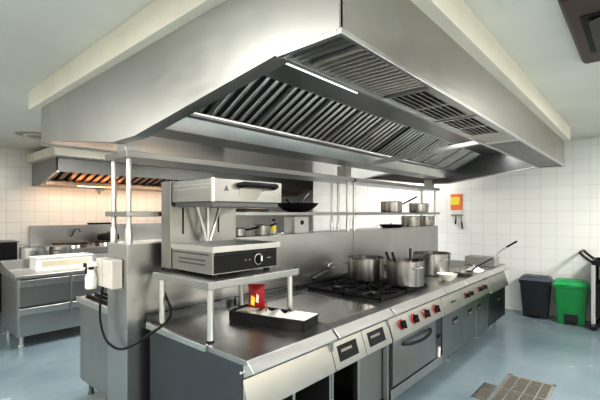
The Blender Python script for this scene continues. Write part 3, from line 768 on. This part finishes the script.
t = thing('wall_tap', 'small dark swan tap on the splashback of the back range', 'tap', (2.92, 8.6, 1.2))
obj('tap_body', M().tube(smooth([(2.80, 8.615, 1.22), (2.80, 8.56, 1.24), (2.83, 8.52, 1.34), (2.90, 8.50, 1.36), (2.93, 8.50, 1.30)]), .014, 8), S_dark, t)
obj('tap_flange', M().lathe(2.80, 0, [(0, 8.62), (.035, 8.62), (.03, 8.605), (0, 8.605)], 14, 'Y', 1.22), S, t)
tag(obj('black_shelf_board', M().box(3.12, 3.62, 8.60, 8.675, 1.442, 1.475), BLACK, bevel=.004), 'short black bar lying on top of the back splashback', 'board')
t = thing('storage_pot', 'tall pale metal pot with handles left of the white food box', 'pot', (1.78, 7.15, .9), 0)
# stands on a low side table
obj('pot_body', M().lathe(0, 0, pot_prof(.17, .25), 32), S_bright, t, local=True)
for a in (R(-100), R(80)): obj('pot_handle', loop_handle(.17, .19, a, .10, .04), S, t, local=True)
st = thing('side_table', 'steel side table behind the drawer counter, under the pale pots', 'table', (1.5, 6.9, 0))
obj('table_top', M().box(1.40, 2.55, 6.86, 7.50, .86, .8995), S_bright, st, bevel=.003)
for xx in (1.46, 2.49):
    for yy in (6.92, 7.44): obj('leg', M().box(xx-.02, xx+.02, yy-.02, yy+.02, 0, .86), S, st)
t = thing('storage_pot', 'pale metal pan with dark rim hole right of tall pot, behind food box', 'pot', (2.18, 7.2, .9), 0)
obj('pot_body', M().lathe(0, 0, pot_prof(.16, .24), 32), S_bright, t, local=True)
for a in (R(-120), R(60)): obj('pot_handle', loop_handle(.16, .17, a, .10, .05), S_dark, t, local=True)
t = thing('black_cooker', 'black appliance partly cut off at the left edge by the tiled wall', 'appliance', (1.3, 8.2, 0))
obj('cooker_body', M().box(.5, 1.80, 8.15, 8.66, .05, 1.17), IRON, t, bevel=.01)
obj('cooker_top', M().box(.5, 1.82, 8.13, 8.67, 1.17, 1.19), S_dark, t)
for xx in (.6, 1.7): obj('foot', M().box(xx-.03, xx+.03, 8.3, 8.5, 0, .05), BLACK, t)

# ------------------------------------------------------------------ wall hood at the back
t = thing('wall_hood', 'grey wall extractor hood with cream top band and warm light at the back', 'extractor hood', (2.15, 7.28, 2.2))
X0, X1 = 2.15, 8.9
obj('front_panel', M().box(X0, X1, 7.28, 7.295, 2.37, 2.62), S_flat, t)
obj('end_panel', M().prism('X', [(7.28, 2.62), (7.28, 2.37), (7.42, 2.36), (8.15, 2.19), (8.69, 2.19), (8.69, 2.62)], X0, X0+.015), S_door, t)
obj('end_panel', M().prism('X', [(7.28, 2.62), (7.28, 2.37), (7.42, 2.36), (8.15, 2.19), (8.69, 2.19), (8.69, 2.62)], X1-.015, X1), S, t)
obj('top_band', M().box(X0-.10, X1, 7.06, 8.69, 2.615, 2.765), CREAM, t, bevel=.004)
obj('edge_trim', M().prism('X', [(7.275, 2.36), (7.30, 2.36), (7.43, 2.35), (8.15, 2.18), (8.15, 2.195), (7.43, 2.37), (7.275, 2.38)], X0-.004, X0+.03), S_bright, t)
ya, za, yb, zb = 7.40, 2.41, 7.93, 2.262
f = M().prism('X', [(ya, za+.03), (yb, zb+.03), (yb, zb+.034), (ya, za+.034)], X0+.015, X1-.015)
obj('filter_backing', f, DARK, t)
nb = 46; p = (X1-X0-.03)/nb
for q in range(4):
    bf = M()
    for i in range(q*nb//4, (q+1)*nb//4):
        x0 = X0+.015+i*p+p*.15
        bf.prism('X', [(ya, za), (yb, zb), (yb, zb+.028), (ya, za+.028)], x0, x0+p*.55)
    obj('grease_filter', bf, ORANGE_STEEL, t)
obj('rear_gutter', M().box(X0+.015, X1-.015, 7.92, 8.66, 2.195, 2.262), ORANGE_STEEL, t)
obj('lamp_tube', M().tube([(2.7, 7.98, 2.188), (3.4, 7.98, 2.188)], .010, 8), WARM, t)
obj('drain_nozzle', M().box(3.10, 3.24, 8.12, 8.26, 2.12, 2.185).box(3.15, 3.19, 8.17, 8.21, 2.06, 2.12), GREYPL, t)

# ------------------------------------------------------------------ bins
def bin_(cx, cy, rz, body, lid, label, w=.42, d=.30, h=.60):
    t = thing('pedal_bin', label, 'bin', (cx, cy, 0), rz, 'pedal bins by the white wall')
    # local: -X faces the room
    obj('bin_body', M().frustum((-d/2+.035, d/2-.01, -w/2+.04, w/2-.04), .004, (-d/2, d/2, -w/2, w/2), h-.035), body, t, local=True, bevel=.012)
    obj('bin_collar', M().box(-d/2-.012, d/2+.006, -w/2-.012, w/2+.012, h-.055, h-.015), body, t, local=True, bevel=.006)
    l = M()
    l.frustum((-d/2-.02, d/2+.01, -w/2-.02, w/2+.02), h-.013, (-d/2+.01, d/2-.015, -w/2+.015, w/2-.015), h+.048)
    lo = obj('bin_lid', l, lid, t, local=True, bevel=.010)
    obj('lid_ridge', M().box(-d/2+.05, d/2-.06, -w/2+.06, w/2-.06, h+.046, h+.060), lid, lo, local=True, bevel=.006)
    obj('lid_hinge', M().box(d/2-.03, d/2+.012, -w/2+.05, w/2-.05, h+.01, h+.055), lid, lo, local=True, bevel=.004)
    obj('pedal_recess', M().box(-d/2+.012, -d/2+.032, -.085, .085, .045, .15), DARK, t, local=True, bevel=.004)
    obj('pedal', M().box(-d/2-.02, -d/2+.03, -.075, .075, .03, .05), BLACK, t, local=True, bevel=.006)
    return t
bin_(7.27, 1.305, R(4), GREY_BIN, GREY_LID, 'charcoal grey pedal bin with slate lid by the white tiled wall', h=.605)
bin_(7.19, .825, R(7), GREEN, GREEN_L, 'bright green pedal bin with green lid by the white tiled wall', h=.60)
t = [o for o in bpy.data.objects if o.name == 'pedal_bin'][0]
obj('bin_badge', M().box(-.139, -.134, -.05, .04, .40, .415), GREYPL, t, local=True)
# black service trolley
t = thing('utility_trolley', 'black plastic service trolley with push handle at the right edge', 'trolley', (7.16, .25, 0))
for zz in (.20, .60, .93):
    s_ = M().box(-.26, .32, -.62, .30, zz, zz+.025).box(-.26, .32, -.62, -.60, zz+.025, zz+.07).box(-.26, .32, .28, .30, zz+.025, zz+.07)
    s_.box(-.26, -.24, -.60, .28, zz+.025, zz+.07).box(.30, .32, -.60, .28, zz+.025, zz+.07)
    obj('tray_shelf', s_, BLACK, t, local=True, bevel=.004)
for xx in (-.24, .30):
    for yy in (-.60, .28):
        obj('corner_post', M().box(xx-.025, xx+.025, yy-.025, yy+.025, .10, .94), GREYPL if (xx < 0 and yy > 0) else BLACK, t, local=True, bevel=.004)
        c = obj('caster_fork', M().box(xx-.018, xx+.018, yy-.02, yy+.02, .06, .10), S_dark, t, local=True)
        obj('wheel', M().lathe(0, yy, [(0, xx-.014), (.045, xx-.014), (.05, xx-.008), (.05, xx+.008), (.045, xx+.014), (0, xx+.014)], 18, 'X', .0505), RUBBER, c, local=True)
obj('side_board', M().box(-.262, -.245, -.60, .25, .22, .58), BLACK, t, local=True)
obj('end_board', M().box(-.22, .28, .275, .29, .22, .92), BLACK, t, local=True)
obj('push_handle', M().tube(smooth([(-.20, .27, .95), (-.21, .38, 1.04), (-.21, .43, 1.09), (-.18, .44, 1.105), (.22, .44, 1.105), (.25, .43, 1.09), (.25, .38, 1.04), (.24, .27, .95)], 3), .018, 10), BLACK, t, local=True)

# ------------------------------------------------------------------ wall notice and tools
t = thing('wall_notice', 'orange notice with yellow panel on the white tiled wall', 'notice', (XW, 2.66, 1.72))
obj('board', M().box(XW-.012, XW-.001, 2.545, 2.765, 1.735, 2.04), ORANGE, t, bevel=.002)
obj('yellow_panel', M().box(XW-.014, XW-.011, 2.595, 2.762, 1.835, 1.985), YELLOW, t)
obj('white_strip', M().box(XW-.013, XW-.001, 2.545, 2.73, 1.665, 1.735), WHITE, t)
t = thing('hook_rail', 'small grey hook rail below the orange notice', 'hook rail', (XW, 2.64, 1.62))
obj('rail', M().box(XW-.018, XW-.001, 2.53, 2.76, 1.63, 1.655), GREYPL, t, bevel=.003)
for yy in (2.655, 2.565): obj('hook', M().tube([(XW-.018, yy, 1.64), (XW-.035, yy, 1.635), (XW-.038, yy, 1.65)], .004, 6), S_dark, t)
for yy, ln, dy, lab in ((2.655, .17, .012, 'short black-handled tool hanging left under orange notice'), (2.565, .26, -.03, 'longer black-handled tool hanging right under orange notice')):
    t = thing('hanging_tool', lab, 'tool', (XW-.03, yy, 1.64), 0, 'tools hanging under the notice')
    obj('tool_shaft', M().tube([(0, 0, -.004), (0, dy*.4, -ln*.5)], .009, 8), S_dark, t, local=True)
    obj('tool_grip', M().tube([(0, dy*.4, -ln*.5), (0, dy, -ln)], .014, 8), BLACK, t, local=True)

# ------------------------------------------------------------------ ceiling fittings
t = thing('ceiling_air_unit', 'brown square ceiling air outlet with black slots at top right', 'air conditioner', (3.1, -.27, ZC))
x0, x1, y0, y1 = 2.47, 3.70, -.87, .36
obj('frame', M().frustum((x0+.03, x1-.03, y0+.03, y1-.03), ZC-.045, (x0, x1, y0, y1), ZC-.001), BROWN, t, bevel=.015)
cx, cy = (x0+x1)/2, (y0+y1)/2
for k in range(4):
    m = M().box(-.33, .33, 0.39, .53, -.002, .004).xf(Matrix.Translation((cx, cy, ZC-.048)) @ Matrix.Rotation(k*PI/2, 4, 'Z'))
    sl_o = obj('air_slot', m, DARK, t)
    m = M().prism('X', [(.42, -.004), (.49, -.022), (.495, -.018), (.425, 0)], -.29, .29).xf(Matrix.Translation((cx, cy, ZC-.05)) @ Matrix.Rotation(k*PI/2, 4, 'Z'))
    obj('slot_vane', m, BLACK, sl_o)
obj('centre_grille', M().frustum((cx-.27, cx+.27, cy-.27, cy+.27), ZC-.058, (cx-.31, cx+.31, cy-.31, cy+.31), ZC-.044), BROWN, t, bevel=.006)
t = thing('ceiling_vent', 'round flat beige ceiling vent at left beside the hood', 'vent', (1.78, 6.88, ZC))
obj('vent_disc', M().lathe(1.78, 6.88, [(0, ZC-.018), (.24, ZC-.018), (.29, ZC-.001), (0, ZC-.001)], 32), paint('vent_beige', (.42, .40, .36), .6), t)
obj('vent_ring', M().lathe(1.78, 6.88, [(.15, ZC-.024), (.19, ZC-.024), (.19, ZC-.017), (.15, ZC-.017)], 32), CREAM, t)

def fill_fixture(x0, x1, y0, y1, power, label, col=(1, .975, .94)):  # out-of-view ceiling panels added as fill light around the hood
    t = thing('fill_light', label, 'ceiling light', ((x0+x1)/2, (y0+y1)/2, ZC), 0, 'added ceiling fill panels')
    obj('fill_frame', M().box(x0, x1, y0, y1, ZC-.035, ZC-.001), WHITE, t, bevel=.004)
    obj('fill_diffuser', M().box(x0+.02, x1-.02, y0+.02, y1-.02, ZC-.040, ZC-.034), FILL_GLOW, t)
    ld = bpy.data.lights.new('fill_lamp', 'AREA'); ld.shape = 'RECTANGLE'; ld.size = x1-x0; ld.size_y = y1-y0
    ld.energy = power; ld.color = col
    lo = bpy.data.objects.new('fill_lamp', ld); C.objects.link(lo); lo.location = ((x0+x1)/2, (y0+y1)/2, ZC-.05)
tag(obj('pale_plate', M().box(1.6, 2.42, .41, .60, ZC-.012, ZC-.001), WHITE, bevel=.003), 'slim white ceiling plate beside the hood, next to the brown air outlet', 'ceiling plate')  # plain plate standing in for a pale patch on the ceiling
for fx, fy, pw, lb in ((-.9, -1.1, 75, 'added unseen fill light panel behind the viewer'), (1.9, -1.6, 75, 'added unseen fill light panel over the front aisle, near'), (4.9, -1.2, 80, 'added unseen fill light panel over the front aisle, middle'), (-.9, 2.3, 65, 'added unseen fill light panel over the left aisle, near'), (-1.6, 5.4, 55, 'added unseen fill light panel over the left aisle, far'), (2.6, 5.0, 42, 'added unseen fill light panel between island and back counter'), (5.4, 5.0, 32, 'added unseen fill light panel behind the island, far'), (7.0, 3.4, 9, 'added unseen fill light panel between hood and tiled wall')):
    w_ = .3 if fx > 6.9 else .6
    fill_fixture(fx-w_, fx+w_, fy-.3, fy+.3, pw, lb)

def area(name, loc, rot, sx, sy, e, col):
    ld = bpy.data.lights.new(name, 'AREA'); ld.shape = 'RECTANGLE'; ld.size = sx; ld.size_y = sy; ld.energy = e; ld.color = col
    lo = bpy.data.objects.new(name, ld); C.objects.link(lo); lo.location = loc; lo.rotation_euler = rot
# lamps inside the island hood and the heat lamps of the wall hood
area('hood_lamp', (2.6, 1.55, 2.585), (0, 0, 0), 2.0, .12, 8, (1, .98, .94))
area('hood_lamp', (5.2, 1.55, 2.585), (0, 0, 0), 2.0, .12, 8, (1, .98, .94))
area('heat_lamp', (3.6, 8.3, 2.17), (R(12), 0, 0), 2.8, .25, 9, (1, .66, .42))
area('heat_lamp', (3.05, 7.9, 2.17), (PI, 0, 0), .9, .06, .8, (1, .5, .2))

# ------------------------------------------------------------------ floor drains
t = thing('floor_drain', 'large rectangular floor drain grating with pale steel frame', 'drain', (4.0, .9, 0))
dx0, dx1, dy0, dy1 = 3.30, 4.47, .63, 1.045
fr = M().box(dx0, dx1, dy0, dy0+.03, 0, .008).box(dx0, dx1, dy1-.03, dy1, 0, .008).box(dx0, dx0+.03, dy0, dy1, 0, .008).box(dx1-.03, dx1, dy0, dy1, 0, .008)
obj('drain_frame', fr, S_bright, t)
obj('drain_mesh', M().box(dx0+.03, dx1-.03, dy0+.03, dy1-.03, 0, .004), DRAIN, t)
br = M()
for i in range(1, 4):
    y = dy0+(dy1-dy0)*i/4; br.box(dx0+.03, dx1-.03, y-.006, y+.006, .004, .007)
br.box((dx0+dx1)/2+.18, (dx0+dx1)/2+.19, dy0, dy1, .004, .007)
obj('drain_bars', br, S_bright, t)
t = thing('drain_cover', 'small dark square drain cover on floor beside the large grating', 'drain', (3.9, 1.12, 0))
obj('cover_plate', M().box(3.70, 4.07, 1.06, 1.165, 0, .005), DRAIN, t)
obj('cover_frame', M().box(3.69, 4.08, 1.165, 1.175, 0, .006).box(4.07, 4.08, 1.06, 1.165, 0, .006), S_dark, t)

# ------------------------------------------------------------------ world, camera
w = bpy.data.worlds.new('world'); bpy.context.scene.world = w; w.use_nodes = True
w.node_tree.nodes['Background'].inputs[0].default_value = (.9, .95, 1, 1); w.node_tree.nodes['Background'].inputs[1].default_value = .5
cd = bpy.data.cameras.new('camera'); cam = bpy.data.objects.new('camera', cd); C.objects.link(cam)
a = math.atan(343/388)
cam.location = (0, 0, 1.68); cam.rotation_euler = (PI/2, 0, math.atan2(math.sin(a), math.cos(a))-PI/2)
cd.sensor_width = 36; cd.lens = 388/600*36; cd.shift_y = 13/600; cd.clip_start = .02
bpy.context.scene.camera = cam
sc = bpy.context.scene
sc.view_settings.view_transform = 'Standard'; sc.view_settings.look = 'None'; sc.view_settings.exposure = .75; sc.view_settings.gamma = .80
sc.cycles.max_bounces = 10; sc.cycles.diffuse_bounces = 5; sc.cycles.glossy_bounces = 6
sc.cycles.use_denoising = True
sc.cycles.sample_clamp_indirect = 4
